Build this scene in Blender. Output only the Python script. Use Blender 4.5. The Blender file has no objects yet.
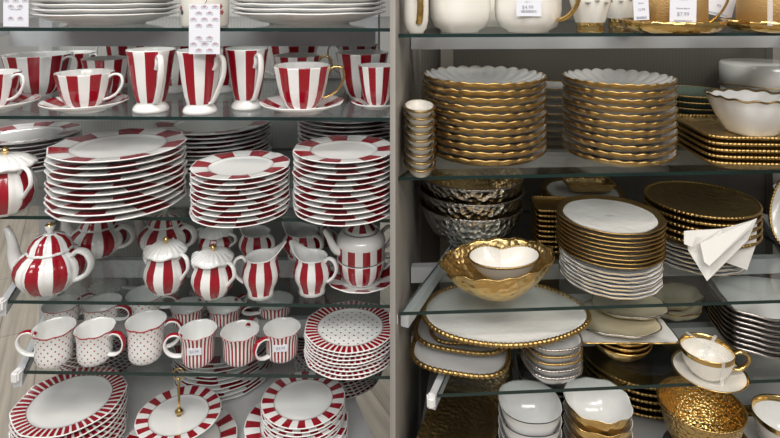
import bpy, bmesh, math, random
from math import pi, sin, cos, radians as R
from mathutils import Vector
random.seed(7)
S = bpy.context.scene
COL = S.collection
# ------------------------------------------------------------------ camera, world, lights, exposure
F = 580.0; EYE = 1.5; HY = -10.0
cd = bpy.data.cameras.new('camera'); cam = bpy.data.objects.new('camera', cd); COL.objects.link(cam)
cam.location = (0, 0, EYE); cam.rotation_euler = (pi/2, 0, 0)
cd.sensor_width = 36; cd.lens = 36*F/780; cd.shift_y = -(219-HY)/780; cd.clip_start = .05
S.camera = cam
S.view_settings.view_transform = 'Standard'; S.view_settings.look = 'None'
S.view_settings.gamma = 1; S.view_settings.use_curve_mapping = False
S.view_settings.exposure = 0.0
w = bpy.data.worlds.new('world'); S.world = w; w.use_nodes = True
w.node_tree.nodes['Background'].inputs[0].default_value = (1, .985, .96, 1)
w.node_tree.nodes['Background'].inputs[1].default_value = .26
def area(name, loc, sx, sy, power, target, col=(1, .98, .95)):
    l = bpy.data.lights.new(name, 'AREA'); l.shape = 'RECTANGLE'; l.size = sx; l.size_y = sy
    l.energy = power; l.color = col
    o = bpy.data.objects.new(name, l); COL.objects.link(o); o.location = loc
    o.rotation_euler = (Vector(target)-Vector(loc)).to_track_quat('-Z', 'Y').to_euler()
area('ceiling_light_aisle', (-.9, .1, 2.75), 1.3, .35, 26, (-.9, .75, 0))
area('ceiling_light_right', (.9, .1, 2.75), 1.3, .35, 20, (.9, .75, 0), (1, .90, .79))
area('ceiling_light_rear', (0, -1.4, 2.8), 2.4, .5, 46, (0, 1.2, .7))
area('ceiling_light_far', (-1.6, 3.2, 2.9), 1.6, .6, 45, (-1.6, 3.2, 0))

# ------------------------------------------------------------------ materials
def newmat(name):
    m = bpy.data.materials.new(name); m.use_nodes = True
    return m, m.node_tree.nodes, m.node_tree.links, m.node_tree.nodes['Principled BSDF']
def pbr(name, col, rough=.3, metal=0, coat=0, bump=0, bscale=60, kind='noise', alpha=1, var=0, bdist=.002):
    m, n, l, b = newmat(name)
    b.inputs['Base Color'].default_value = (*col, 1); b.inputs['Roughness'].default_value = rough
    b.inputs['Metallic'].default_value = metal; b.inputs['Coat Weight'].default_value = coat
    b.inputs['Coat Roughness'].default_value = .08
    tc = n.new('ShaderNodeTexCoord')
    if var:
        nz = n.new('ShaderNodeTexNoise'); nz.inputs['Scale'].default_value = 35; l.new(tc.outputs['Object'], nz.inputs['Vector'])
        mx = n.new('ShaderNodeMix'); mx.data_type = 'RGBA'; l.new(nz.outputs['Fac'], mx.inputs[0])
        mx.inputs[6].default_value = tuple(c*(1-var) for c in col)+(1,); mx.inputs[7].default_value = tuple(min(1, c*(1+var)) for c in col)+(1,)
        l.new(mx.outputs[2], b.inputs['Base Color'])
    if bump:
        bp = n.new('ShaderNodeBump'); bp.inputs['Strength'].default_value = bump; bp.inputs['Distance'].default_value = bdist
        if kind == 'voronoi':
            t = n.new('ShaderNodeTexVoronoi'); t.inputs['Scale'].default_value = bscale; out = t.outputs['Distance']
        else:
            t = n.new('ShaderNodeTexNoise'); t.inputs['Scale'].default_value = bscale; out = t.outputs['Fac']
        l.new(tc.outputs['Object'], t.inputs['Vector']); l.new(out, bp.inputs['Height']); l.new(bp.outputs[0], b.inputs['Normal'])
    if alpha < 1: b.inputs['Alpha'].default_value = alpha
    return m
def dots_mat(name, base, dot, su, sv, r, space):
    m, n, l, b = newmat(name); tc = n.new('ShaderNodeTexCoord')
    sc = n.new('ShaderNodeVectorMath'); sc.operation = 'MULTIPLY'; sc.inputs[1].default_value = (su, sv, 0)
    l.new(tc.outputs[space], sc.inputs[0]); res = []
    for off in (0, .5):
        a = n.new('ShaderNodeVectorMath'); a.operation = 'ADD'; a.inputs[1].default_value = (off, off, 0); l.new(sc.outputs[0], a.inputs[0])
        f = n.new('ShaderNodeVectorMath'); f.operation = 'FRACTION'; l.new(a.outputs[0], f.inputs[0])
        s = n.new('ShaderNodeVectorMath'); s.operation = 'SUBTRACT'; s.inputs[1].default_value = (.5, .5, 0); l.new(f.outputs[0], s.inputs[0])
        d = n.new('ShaderNodeVectorMath'); d.operation = 'LENGTH'; l.new(s.outputs[0], d.inputs[0])
        q = n.new('ShaderNodeMath'); q.operation = 'LESS_THAN'; q.inputs[1].default_value = r; l.new(d.outputs['Value'], q.inputs[0]); res.append(q)
    mxm = n.new('ShaderNodeMath'); mxm.operation = 'MAXIMUM'; l.new(res[0].outputs[0], mxm.inputs[0]); l.new(res[1].outputs[0], mxm.inputs[1])
    mx = n.new('ShaderNodeMix'); mx.data_type = 'RGBA'; l.new(mxm.outputs[0], mx.inputs[0])
    mx.inputs[6].default_value = (*base, 1); mx.inputs[7].default_value = (*dot, 1); l.new(mx.outputs[2], b.inputs['Base Color'])
    b.inputs['Roughness'].default_value = .2; b.inputs['Coat Weight'].default_value = .4
    return m
WHT = (.80, .80, .79); REDC = (.29, .004, .014)
white = pbr('white_glaze', WHT, .16, 0, .5)
cream = pbr('cream_glaze', (.80, .775, .72), .18, 0, .5)
red = pbr('red_glaze', REDC, .18, 0, .5)
line = pbr('fine_grey_line', (.22, .18, .17), .3)
rosy = pbr('rose_band', (.33, .05, .06), .25, 0, .3)
goldm = pbr('gold_lustre', (.66, .44, .16), .22, 1, 0, .5, 70, 'voronoi', bdist=.004)
hamm = pbr('fine_hammered_gold', (.62, .43, .17), .24, 1, 0, 1, 170, 'voronoi', bdist=.0025)
goldsm = pbr('polished_gold', (.72, .50, .20), .16, 1)
goldrim = pbr('brushed_gold_rim', (.48, .32, .12), .33, 1, 0, .5, 140)
bronze = pbr('antique_gold', (.52, .38, .18), .38, 1, 0, 1, 110, 'voronoi', bdist=.0025)
bronzesm = pbr('dark_antique_gold_rim', (.40, .28, .12), .3, 1)
silver = pbr('hammered_silver', (.72, .70, .67), .2, 1, 0, 1, 80, 'voronoi', bdist=.005)
silversm = pbr('pewter_rim', (.50, .46, .44), .22, 1)
glitter = pbr('gold_glitter', (.58, .38, .16), .5, .6, 0, .9, 500)
textw = pbr('rippled_white_glaze', (.80, .80, .78), .2, 0, .4, .8, 55)
paper = pbr('white_tissue_paper', (.70, .69, .66), .8, 0, 0, .6, 60)
card = pbr('white_card', (.70, .71, .77), .7)
ink = pbr('black_ink', (.03, .03, .04), .6)
greyink = pbr('grey_ink', (.28, .30, .36), .6)
pinkink = pbr('pink_ink', (.62, .25, .28), .6)
plastic = pbr('clear_tape', (.85, .85, .85), .15, 0, 0, 0, 60, 'noise', .35)
smoke = pbr('smoky_glass_plate', (.74, .66, .47), .12, 0, .5, .3, 18, 'noise', .88)
steel = pbr('grey_painted_steel', (.46, .47, .49), .35, 0, .2)
lsteel = pbr('pale_bracket_steel', (.62, .65, .68), .3, .2, .2)
whitecap = pbr('white_plastic_cap', (.8, .8, .8), .35)
dark = pbr('charcoal_glaze', (.05, .05, .055), .2, 0, .4)
green = pbr('green_glaze', (.11, .15, .12), .2, 0, .4)
dotmug = dots_mat('dotted_glaze_mug', WHT, REDC, 17, 9, .115, 'UV')
dotplate = dots_mat('dotted_glaze_plate', WHT, (.10, .015, .02), 62, 62, .10, 'Object')

def panel_mat(name, c, s=240):
    m, n, l, b = newmat(name); tc = n.new('ShaderNodeTexCoord'); wv = n.new('ShaderNodeTexWave'); wv.bands_direction = 'X'
    wv.inputs['Scale'].default_value = s/6.28; wv.inputs['Distortion'].default_value = 1.5; l.new(tc.outputs['Object'], wv.inputs[0])
    mx = n.new('ShaderNodeMix'); mx.data_type = 'RGBA'; l.new(wv.outputs['Fac'], mx.inputs[0])
    mx.inputs[6].default_value = tuple(x*.86 for x in c)+(1,); mx.inputs[7].default_value = (*c, 1); l.new(mx.outputs[2], b.inputs['Base Color'])
    b.inputs['Roughness'].default_value = .6
    return m
panelL = panel_mat('ribbed_grey_panel', (.46, .46, .45)); panelR = panel_mat('ribbed_taupe_panel', (.075, .068, .058))
sideR = panel_mat('taupe_side_laminate', (.33, .31, .285), 90)
deckm = pbr('white_laminate_deck', (.70, .70, .70), .4); deckR = pbr('grey_laminate_deck', (.42, .42, .41), .4)
wallm = pbr('far_wall_paint', (.42, .42, .41), .8)
def glass_mat(name, tint, rmul=1.0):
    m = bpy.data.materials.new(name); m.use_nodes = True; n = m.node_tree.nodes; l = m.node_tree.links; n.clear()
    o = n.new('ShaderNodeOutputMaterial'); t = n.new('ShaderNodeBsdfTransparent'); t.inputs[0].default_value = (*tint, 1)
    g = n.new('ShaderNodeBsdfGlossy'); g.inputs['Roughness'].default_value = .05
    lw = n.new('ShaderNodeLayerWeight'); lw.inputs[0].default_value = .5
    p = n.new('ShaderNodeMath'); p.operation = 'POWER'; p.inputs[1].default_value = 5; l.new(lw.outputs['Facing'], p.inputs[0])
    mu = n.new('ShaderNodeMath'); mu.operation = 'MULTIPLY_ADD'; mu.inputs[1].default_value = .9*rmul; mu.inputs[2].default_value = .035*rmul; l.new(p.outputs[0], mu.inputs[0])
    mx = n.new('ShaderNodeMixShader'); l.new(mu.outputs[0], mx.inputs[0]); l.new(t.outputs[0], mx.inputs[1]); l.new(g.outputs[0], mx.inputs[2]); l.new(mx.outputs[0], o.inputs[0])
    return m
glass = glass_mat('clear_shelf_glass', (.93, .95, .945)); film = glass_mat('clear_film', (.93, .93, .93), 1.4)
edge = pbr('green_glass_edge', (.005, .022, .02), .15, 0, .5)
m_, n_, l_, b_ = newmat('oak_plank_floor'); tc_ = n_.new('ShaderNodeTexCoord'); mp_ = n_.new('ShaderNodeMapping'); mp_.inputs['Rotation'].default_value = (0, 0, R(62))
l_.new(tc_.outputs['Object'], mp_.inputs[0]); br_ = n_.new('ShaderNodeTexBrick'); br_.inputs['Scale'].default_value = 1; br_.inputs['Brick Width'].default_value = 1.2; br_.inputs['Row Height'].default_value = .16
br_.inputs['Mortar Size'].default_value = .0025; br_.inputs['Color1'].default_value = (.36, .32, .265, 1); br_.inputs['Color2'].default_value = (.43, .385, .32, 1); br_.inputs['Mortar'].default_value = (.22, .19, .15, 1)
l_.new(mp_.outputs[0], br_.inputs[0]); mp2_ = n_.new('ShaderNodeMapping'); mp2_.inputs['Scale'].default_value = (3, 45, 1); l_.new(mp_.outputs[0], mp2_.inputs[0])
nz_ = n_.new('ShaderNodeTexNoise'); nz_.inputs['Scale'].default_value = 1; nz_.inputs['Detail'].default_value = 5; l_.new(mp2_.outputs[0], nz_.inputs[0])
mx_ = n_.new('ShaderNodeMix'); mx_.data_type = 'RGBA'; mx_.blend_type = 'OVERLAY'; mx_.inputs[0].default_value = .55; l_.new(br_.outputs[0], mx_.inputs[6]); l_.new(nz_.outputs['Fac'], mx_.inputs[7]); l_.new(mx_.outputs[2], b_.inputs['Base Color'])
b_.inputs['Roughness'].default_value = .45; woodfloor = m_

# ------------------------------------------------------------------ helpers
def tag(o, label=None, cat=None, group=None, kind=None):
    for k, v in (('label', label), ('category', cat), ('group', group), ('kind', kind)):
        if v: o[k] = v
    return o
def obj(name, me, parent=None, loc=(0, 0, 0), rz=0):
    o = bpy.data.objects.new(name, me); COL.objects.link(o); o.location = loc; o.rotation_euler = (0, 0, rz)
    if parent: o.parent = parent
    return o
def thing(name, label, cat, loc=(0, 0, 0), rz=0, group=None):
    return tag(obj(name, None, None, loc, rz), label, cat, group)
def mesh(name, verts, faces, mats, fm=None, smooth=True, uvs=None):
    me = bpy.data.meshes.new(name); me.from_pydata(verts, [], faces)
    for m in mats: me.materials.append(m)
    if fm: me.polygons.foreach_set('material_index', fm)
    if smooth: me.polygons.foreach_set('use_smooth', [True]*len(faces))
    if uvs:
        uv = me.uv_layers.new(name='UVMap'); i = 0
        for p in me.polygons:
            for k in range(p.loop_total): uv.data[p.loop_start+k].uv = uvs[i]; i += 1
    me.update(); return me
circ = lambda t: (cos(t), sin(t))
def ell(b): return lambda t: (cos(t), b*sin(t))
def sup(n, b=1.0):
    def f(t):
        c, s = cos(t), sin(t); r = (abs(c)**n+abs(s)**n)**(-1/n); return (r*c, b*r*s)
    return f
def heart(t):
    # soft heart outline, notch towards +y
    r = .84+.12*cos(t+.5)-.40*math.exp(-((t-1.45)/.5)**2)
    return (r*cos(t)*1.12, r*sin(t)*.92)
def turn(name, prof, mats, seg=64, outline=circ, wob=None, pick=None, uv=False):
    """closed surface of revolution; prof = [(r, z)] starting and ending on the axis; wob(t,k,r,z)->(scale,dz); pick(si,k)->material"""
    verts = []; rings = []
    for k, (r, z) in enumerate(prof):
        if r <= 1e-6: rings.append([len(verts)]); verts.append((0, 0, z)); continue
        ring = []
        for i in range(seg):
            t = 2*pi*i/seg; s, dz = wob(t, k, r, z) if wob else (1, 0); x, y = outline(t)
            ring.append(len(verts)); verts.append((r*s*x, r*s*y, z+dz))
        rings.append(ring)
    faces = []; fm = []; uvs = []; v = [0]
    for k in range(1, len(prof)): v.append(v[-1]+math.dist(prof[k], prof[k-1]))
    for k in range(len(rings)-1):
        a, b = rings[k], rings[k+1]
        for i in range(seg):
            j = (i+1) % seg; u0, u1 = i/seg, (i+1)/seg
            if len(a) == 1 and len(b) == 1: continue
            if len(a) == 1: f = (a[0], b[j], b[i]); q = [(u0, v[k]), (u1, v[k+1]), (u0, v[k+1])]
            elif len(b) == 1: f = (a[i], a[j], b[0]); q = [(u0, v[k]), (u1, v[k]), (u0, v[k+1])]
            else: f = (a[i], a[j], b[j], b[i]); q = [(u0, v[k]), (u1, v[k]), (u1, v[k+1]), (u0, v[k+1])]
            faces.append(f); fm.append(pick(i, k) if pick else 0); uvs += q
    return mesh(name, verts, faces, mats, fm, True, uvs if uv else None)
def catmull(p, n):
    out = []; q = [p[0]]+list(p)+[p[-1]]
    for i in range(1, len(q)-2):
        for k in range(n):
            t = k/n; a, b, c, d = q[i-1], q[i], q[i+1], q[i+2]
            out.append(tuple(.5*((2*b[j])+(-a[j]+c[j])*t+(2*a[j]-5*b[j]+4*c[j]-d[j])*t*t+(-a[j]+3*b[j]-3*c[j]+d[j])*t**3) for j in range(len(b))))
    out.append(tuple(p[-1])); return out
def sweep(name, pts, mats, tw=.003, wy=.003, n=7, seg=10, outer=None, radii=None, closed=False, smooth=True):
    """tube swept in the local xz plane; pts [(x,z)] or [(x,y,z)]; outer = material index on the outside of the bend"""
    three = len(pts[0]) == 3
    P = catmull(pts, n) if n > 1 else list(pts)
    if closed and n <= 1: pass
    N = len(P); verts = []; faces = []; fm = []
    V = [Vector(p) if three else Vector((p[0], 0, p[1])) for p in P]
    for i in range(N):
        a = V[(i-1) % N] if (closed or i > 0) else V[0]; b = V[(i+1) % N] if (closed or i < N-1) else V[-1]
        t = (b-a).normalized(); bn = Vector((0, 1, 0)) if not three else Vector((0, 0, 1))
        nn = t.cross(bn).normalized(); bn = nn.cross(t).normalized()
        s = radii(i/(N-1)) if radii else 1
        for k in range(seg):
            f = 2*pi*k/seg; p = V[i]+nn*(cos(f)*tw*s)+bn*(sin(f)*wy*s); verts.append(tuple(p))
    M = N if closed else N-1
    for i in range(M):
        for k in range(seg):
            a = i*seg+k; b = i*seg+(k+1) % seg; i2 = (i+1) % N; c = i2*seg+(k+1) % seg; d = i2*seg+k
            faces.append((a, b, c, d)); fm.append(1 if outer is not None and (k in outer) else 0)
    if not closed:
        faces.append(tuple(range(seg-1, -1, -1))); faces.append(tuple(range((N-1)*seg, N*seg))); fm += [0, 0]
    return mesh(name, verts, faces, mats, fm, smooth)
def ringbeads(name, r, z, mats, nb, rb, outline=circ, wobz=None, per=6, amp=.45, tw=None):
    N = nb*per; pts = []
    for i in range(N):
        t = 2*pi*i/N; x, y = outline(t); pts.append((r*x, r*y, z+(wobz(t) if wobz else 0)))
    # constant spacing by arc length so beads look equal
    L = [0]
    for i in range(N): L.append(L[-1]+math.dist(pts[i], pts[(i+1) % N]))
    out = []; j = 0
    for i in range(N):
        s = L[-1]*i/N
        while L[j+1] < s: j += 1
        u = (s-L[j])/(L[j+1]-L[j]); a, b = pts[j], pts[(j+1) % N]; out.append(tuple(a[q]+(b[q]-a[q])*u for q in range(3)))
    k = [0]
    def rad(f):
        i = round(f*(N-1)); ph = (i % per)/per*2-1
        return (1-amp)+amp*math.sqrt(max(0, 1-ph*ph))
    return sweep(name, out, mats, rb, rb, 1, 8, None, rad, True)
def boxm(name, x0, x1, y0, y1, z0, z1, m, bev=0):
    bm = bmesh.new(); bmesh.ops.create_cube(bm, size=1)
    for v in bm.verts: v.co = Vector((x0 if v.co.x < 0 else x1, y0 if v.co.y < 0 else y1, z0 if v.co.z < 0 else z1))
    if bev: bmesh.ops.bevel(bm, geom=bm.edges[:], offset=bev, segments=2, affect='EDGES')
    me = bpy.data.meshes.new(name); bm.to_mesh(me); bm.free(); me.materials.append(m); return me
def prism(name, poly, z0, z1, mats, side=0):
    n = len(poly); v = [(x, y, z0) for x, y in poly]+[(x, y, z1) for x, y in poly]
    f = [tuple(range(n-1, -1, -1)), tuple(range(n, 2*n))]+[(i, (i+1) % n, n+(i+1) % n, n+i) for i in range(n)]
    return mesh(name, v, f, mats, [0, 0]+[side]*n, False)
def PX(px, Y): return (px-390)/F*Y
def PZ(py, Y): return EYE-(py-HY)/F*Y
def yfront(px): return 1+.04*(px-390)/390 if px > 390 else 1.01-.015*px/390
def text(body, size, m, parent, loc, rot=(pi/2, 0, 0), name='lettering'):
    c = bpy.data.curves.new(name, 'FONT'); c.body = body; c.size = size; c.align_x = 'CENTER'; c.align_y = 'CENTER'; c.extrude = .0001
    o = bpy.data.objects.new(name, c); COL.objects.link(o)
    me = bpy.data.meshes.new_from_object(o); bpy.data.objects.remove(o)
    me.materials.clear(); me.materials.append(m)
    q = obj(name, me, parent, loc); q.rotation_euler = rot; return q

# ------------------------------------------------------------------ setting
ZL = [1.4345, 1.281, 1.107, .960, .838]; BL = .65
ZR = [1.424, 1.1776, .9448, .8034]; BR = .62
tag(obj('floor', mesh('floor', [(-6, -3, 0), (6, -3, 0), (6, 4.6, 0), (-6, 4.6, 0)], [(0, 1, 2, 3)], [woodfloor], None, False)), kind='structure')
tag(obj('wall_back', boxm('wall', -6, 6, 4.5, 4.6, 0, 2.9, wallm)), kind='structure')

def lx(pf, Y, vp, Yf=1.0): return PX(vp+(pf-vp)*Yf/Y, Y)
def unit(label, parts):
    u = thing('shelving_unit', label, 'shelving')
    for nm, me in parts: obj(nm, me, u)
    return u
# left unit
TB = 1.455; BK = 1.47
def bracket(x0, y0, x1, y1, z, wd=.014, h=.026):
    d = Vector((x1-x0, y1-y0, 0)).normalized(); n = Vector((-d.y, d.x, 0))*wd/2; a = Vector((x0, y0, 0)); b = Vector((x1, y1, 0))
    return prism('bracket', [tuple((p)[:2]) for p in (a-n, b-n, b+n, a+n)][::-1], z-h, z-.0065, [lsteel])
def cap(x, y, z): return boxm('bracket_cap', x-.0075, x+.0065, y-.012, y+.006, z-.016, z+.003, whitecap, .003)
partsL = []
partsL.append(('back_panel', boxm('back_panel', PX(46, BK), PX(380, BK), BK, BK+.012, BL-.02, 1.75, panelL)))
for p in (52, 372):
    partsL.append(('upright', boxm('upright', PX(p, BK)-.016, PX(p, BK)+.016, BK-.028, BK-.001, BL-.02, 1.75, steel)))
lf = [-30, -30, -22, 3, 19]
for i, z in enumerate(ZL):
    pf = lf[i]; Yf = yfront(pf)
    partsL.append(('bracket', bracket(PX(pf, Yf), Yf-.004, lx(pf, TB, 200, Yf), TB, z)))
    if i > 2: partsL.append(('bracket_cap', cap(PX(pf, Yf)-.001, Yf, z)))
    partsL.append(('cross_rail', boxm('cross_rail', lx(pf, 1.19, 200, Yf)+.009, -.03, 1.19, 1.205, z-.05, z-.0145, steel)))
base = [(-.004, .9525), (-.004, 1.03), (PX(357, 1.197), 1.197), (PX(330, BK), BK), (lx(30, BK, 200, 1.05), BK), (lx(22, .95, 200, 1.0), .9525)]
partsL.append(('base_deck', prism('base_deck', base[::-1], BL-.03, BL, [deckm])))
partsL.append(('plinth', prism('plinth', [(x*.98-.008, y+(.02 if y < 1 else -.001)) for x, y in base[::-1]], .0, BL-.031, [steel])))
unit('left shelving unit holding red and white striped china, grey ribbed back and white deck', partsL)
# right unit
RS = 1.5
partsR = []
partsR.append(('side_panel', prism('side_panel', [(.0, .965), (.009, .965), (.079, BK), (.0707, BK)], 0.0, 1.75, [sideR])))
partsR.append(('back_panel', boxm('back_panel', PX(420, RS), PX(900, RS), RS, RS+.012, .3, 1.75, panelR)))
for p in (446, 772):
    partsR.append(('upright', boxm('upright', PX(p, RS)-.016, PX(p, RS)+.016, RS-.028, RS-.001, .3, 1.75, pbr('taupe_upright', (.2, .19, .17), .4))))
rf = [392, 392, 393, 413]
for i, z in enumerate(ZR):
    pf = rf[i]; Yf = 1.0
    if i > 1: partsR.append(('bracket', bracket(PX(pf, Yf)+.02+.012*(i == 3), Yf, lx(pf, TB, 640, Yf)+.012, TB, z)))
    if i > 1: partsR.append(('bracket_cap', cap(PX(pf, Yf)+(.0015 if i < 3 else .031), Yf-.004, z)))
    partsR.append(('cross_rail', prism('cross_rail', [(.043, 1.19), (1.0, 1.24), (1.0, 1.26), (.046, 1.21)], z-.046, z-.0145, [steel])))
    partsR.append(('bracket', bracket(PX(818, 1.045), 1.05, PX(764, TB), TB, z)))
partsR.append(('base_deck', prism('base_deck', [(.025, .955), (1.0, 1.0), (1.2, RS), (.12, RS)], BR-.03, BR, [deckR])))
partsR.append(('plinth', prism('plinth', [(.03, .975), (.99, 1.02), (1.19, RS-.002), (.13, RS-.002)], 0, BR-.031, [steel])))
unit('right shelving unit holding gold and cream tableware, taupe side panel and dark back', partsR)
ordn = ['top', 'second', 'third', 'fourth', 'fifth']
for i, z in enumerate(ZL):
    pf = lf[i]; Yf = yfront(pf)
    poly = [(PX(pf, Yf)+.008, Yf), (.001, .995), (.0635, 1.44), (lx(pf, 1.44, 200, Yf)+.004, 1.44)]
    tag(obj('glass_shelf', prism('glass_shelf', poly, z-.006, z, [glass, edge], 1)), 'clear glass shelf with dark green edge, %s from the top of the left unit' % ['highest', 'second', 'third', 'fourth', 'lowest'][i], 'shelf', 'glass shelves of the left unit')
for i, z in enumerate(ZR):
    pf = rf[i]
    poly = [(PX(pf, 1)+(.011 if i < 3 else .041), 1.0), (PX(860, 1.048), 1.048), (PX(860, 1.048), TB+.01), (lx(pf, TB, 640)+.026, TB+.01)]
    tag(obj('glass_shelf', prism('glass_shelf', poly, z-.006, z, [glass, edge], 1)), 'clear glass shelf with dark green edge, %s of the right unit' % ['highest', 'second from the top', 'third from the top', 'lowest'][i], 'shelf', 'glass shelves of the right unit')

# ------------------------------------------------------------------ plate meshes
def plate_mesh(kind, r):
    """profile in units of r; returns (mesh, rim height)"""
    def P(well, wr, rim):
        return [(0, .02), (.46, .02), (.48, 0), (.52, 0), (.54, .02), (wr-.03, well-.015), (wr+.02, rim-.055), (.985, rim-.022), (1.0, rim-.012),
                (.995, rim), (.975, rim-.002), (.86, rim-.012), (wr+.045, rim-.030), (wr+.03, rim-.034), (wr-.01, well+.005), (wr-.05, well), (0, well)]
    if kind in ('wide', 'fine', 'finedot', 'medium', 'plain', 'salad'):
        wr = {'wide': .665, 'salad': .62, 'fine': .70, 'finedot': .68, 'medium': .66, 'plain': .68}[kind]
        rim = {'wide': .115, 'salad': .115, 'fine': .105, 'finedot': .11, 'medium': .11, 'plain': .17}[kind]
        pr = P(.05, wr, rim) if kind != 'plain' else [(0, .02), (.46, .02), (.48, 0), (.52, 0), (.54, .02), (.7, .045), (.85, .10), (.985, rim-.022), (1.0, rim-.012), (.995, rim), (.975, rim-.002), (.85, .125), (.7, .07), (.6, .05), (0, .045)]
        seg, per, rd, tot = {'wide': (112, 16, 8, 0), 'salad': (112, 16, 8, 0), 'fine': (144, 3, 2, 0), 'finedot': (144, 3, 2, 0), 'medium': (128, 8, 4, 0), 'plain': (96, 1, 0, 0)}[kind]
        sc = {'wide': (12, .018), 'salad': (12, .010), 'fine': (8, .022), 'finedot': (10, .016), 'medium': (16, .003), 'plain': (8, .01)}[kind]
        def wob(t, k, q, z):
            if q < .6*r: return (1, 0)
            wgt = (q/r-.6)/.4; c = abs(cos(sc[0]*t/2))
            return (1-sc[1]*wgt*(c*2-1.2), sc[1]*r*.35*wgt*(1-2*c))
        rk = (10, 11)
        def pick(i, k):
            if k in rk and (i % per) < rd: return 1
            if kind != 'plain' and k == 12: return 2
            if k in (14, 15): return 3 if kind == 'finedot' else 0
            return 0
        return turn(kind+'_plate', [(a*r, b*r) for a, b in pr], [white, red, line, dotplate], seg, circ, wob, pick), rim*r
    if kind == 'flute':     # fluted cream plate with irregular gold edge
        pr = [(0, .02), (.5, .02), (.52, 0), (.56, 0), (.6, .03), (.86, .10), (.955, .15), (.99, .185), (1.0, .205), (.995, .222), (.975, .215), (.93, .175), (.8, .115), (.62, .06), (0, .055)]
        def wob(t, k, q, z):
            if q < .6*r: return (1, 0)
            g = (q/r-.6)/.4; a = 1-abs(sin(13*t)); up = 1 if k >= 10 else .45
            return (1-.035*g*a*up, (.045*r*g*(.45-a) if 10 <= k <= 12 else .018*r*g*(.4-a) if k >= 8 else .004*r*sin(17*t)*g))
        return turn('fluted_plate', [(a*r, b*r) for a, b in pr], [cream, goldrim, white], 156, circ, wob, lambda i, k: 1 if 5 <= k <= 9 else (2 if k > 9 else 0)), .22*r
    if kind == 'ripple':    # white centre, bronze band
        pr = [(0, .02), (.5, .02), (.52, 0), (.56, 0), (.62, .03), (.86, .04), (.97, .08), (1.0, .10), (.995, .115), (.975, .112), (.90, .085), (.86, .07), (.8, .058), (0, .055)]
        return turn('ripple_plate', [(a*r, b*r) for a, b in pr], [cream, goldrim, textw], 96, circ, lambda t, k, q, z: (1+.006*sin(9*t)*(q > .6*r), 0), lambda i, k: 1 if 6 <= k <= 10 else (2 if k > 10 else 0)), .125*r
    if kind == 'ripplewhite':
        pr = [(0, .02), (.5, .02), (.52, 0), (.56, 0), (.62, .03), (.86, .03), (.97, .075), (1.0, .10), (.99, .112), (.86, .065), (.78, .045), (0, .042)]
        return turn('ripple_plate', [(a*r, b*r) for a, b in pr], [white, goldrim], 144, circ, lambda t, k, q, z: (1+.01*sin(14*t)*(q > .6*r), .006*r*sin(14*t+1)*(q > .8*r)), lambda i, k: 1 if k == 7 else 0), .125*r
    if kind == 'smallbowl':
        pr = [(0, .04), (.4, .04), (.42, 0), (.48, 0), (.52, .04), (.8, .16), (.97, .36), (1.0, .46), (.985, .475), (.96, .45), (.93, .36), (.76, .2), (0, .1)]
        return turn('small_bowl', [(a*r, b*r) for a, b in pr], [cream, bronzesm], 96, circ, lambda t, k, q, z: (1+.012*sin(30*t)*(q > .95*r), 0), lambda i, k: 1 if 6 <= k <= 8 else 0), .47*r
ORD = ['topmost', 'second from top', 'third from top', 'fourth from top', 'fifth from top', 'sixth from top', 'seventh from top', 'eighth from top', 'ninth from top', 'tenth from top', 'eleventh from top', 'twelfth from top', 'thirteenth from top', 'fourteenth from top']
_cache = {}
def stack(kind, px, py, Y, wpx, n, z0, desc, where, rot=None, name='plate', jit=.0012, maxsp=.016, cat='plate', extra=None):
    Yw = Y; r = wpx/2/F*Y/math.sqrt(1+((px-390)/F)**2); Y = (Yw*Yw-r*r)/Yw; key = (kind, round(r, 3))
    if key not in _cache: _cache[key] = plate_mesh(kind, r)
    me, h = _cache[key]
    zt = PZ(py, Y); sp = (zt-z0-h)/(n-1) if n > 1 else 0
    print('STACK', where, 'r=%.3f n=%d spacing=%.4f' % (r, n, sp))
    gr = desc.split(',')[0]+'s, '+where
    for i in range(n):
        X = PX(px, Y); a = rot if (i == 0 and rot is not None) else random.random()*6.28
        z = z0+sp*(n-1-i); j = 0 if i in (0,) else jit
        label = '%s, %s in %s' % (desc, 'bottom one' if i == n-1 and n > 1 else ORD[i], where)
        if n == 1: label = '%s %s' % (desc, where)
        tag(obj(name, me, None, (X+random.uniform(-j, j), Yw+random.uniform(-j, j), z+.0004), a), label, cat, gr)
    return zt
WD = 'red-striped white dinner plate'
# third shelf, left unit
z = ZL[2]
stack('wide', 116, 145, 1.065, 141, 10, z, 'wide-striped scalloped dinner plate', 'tall front stack left', R(90), 'dinner_plate')
stack('salad', 240, 165, 1.02, 100, 10, z, 'wide-striped salad plate', 'low middle stack', R(64), 'salad_plate')
stack('salad', 344, 149, 1.03, 102, 12, z, 'wide-striped salad plate', 'tall right stack', R(90), 'salad_plate')
stack('salad', 27, 133, 1.30, 110, 8, z, 'wide-striped plate', 'stack behind sugar bowl', R(90), 'dinner_plate')
stack('wide', 213, 122, 1.325, 116, 10, z, 'striped plate', 'stack behind low middle stack', R(30), 'dinner_plate')
stack('wide', 350, 112, 1.30, 104, 13, z, 'striped plate', 'stack behind tall right stack', R(30), 'dinner_plate')
# highest shelf
z = ZL[0]
stack('plain', 104, -2, 1.13, 152, 4, z, 'large plain white platter', 'stack above striped cups, left', 0, 'platter')
stack('plain', 308, -2, 1.13, 154, 4, z, 'large plain white platter', 'stack above gold-handled cup, right', 0, 'platter')
# fifth shelf
z = ZL[4]
stack('finedot', 350, 327, 1.055, 91, 8, z, 'fine-striped plate with dotted centre', 'stack by striped mugs', 0, 'dinner_plate')
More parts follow.
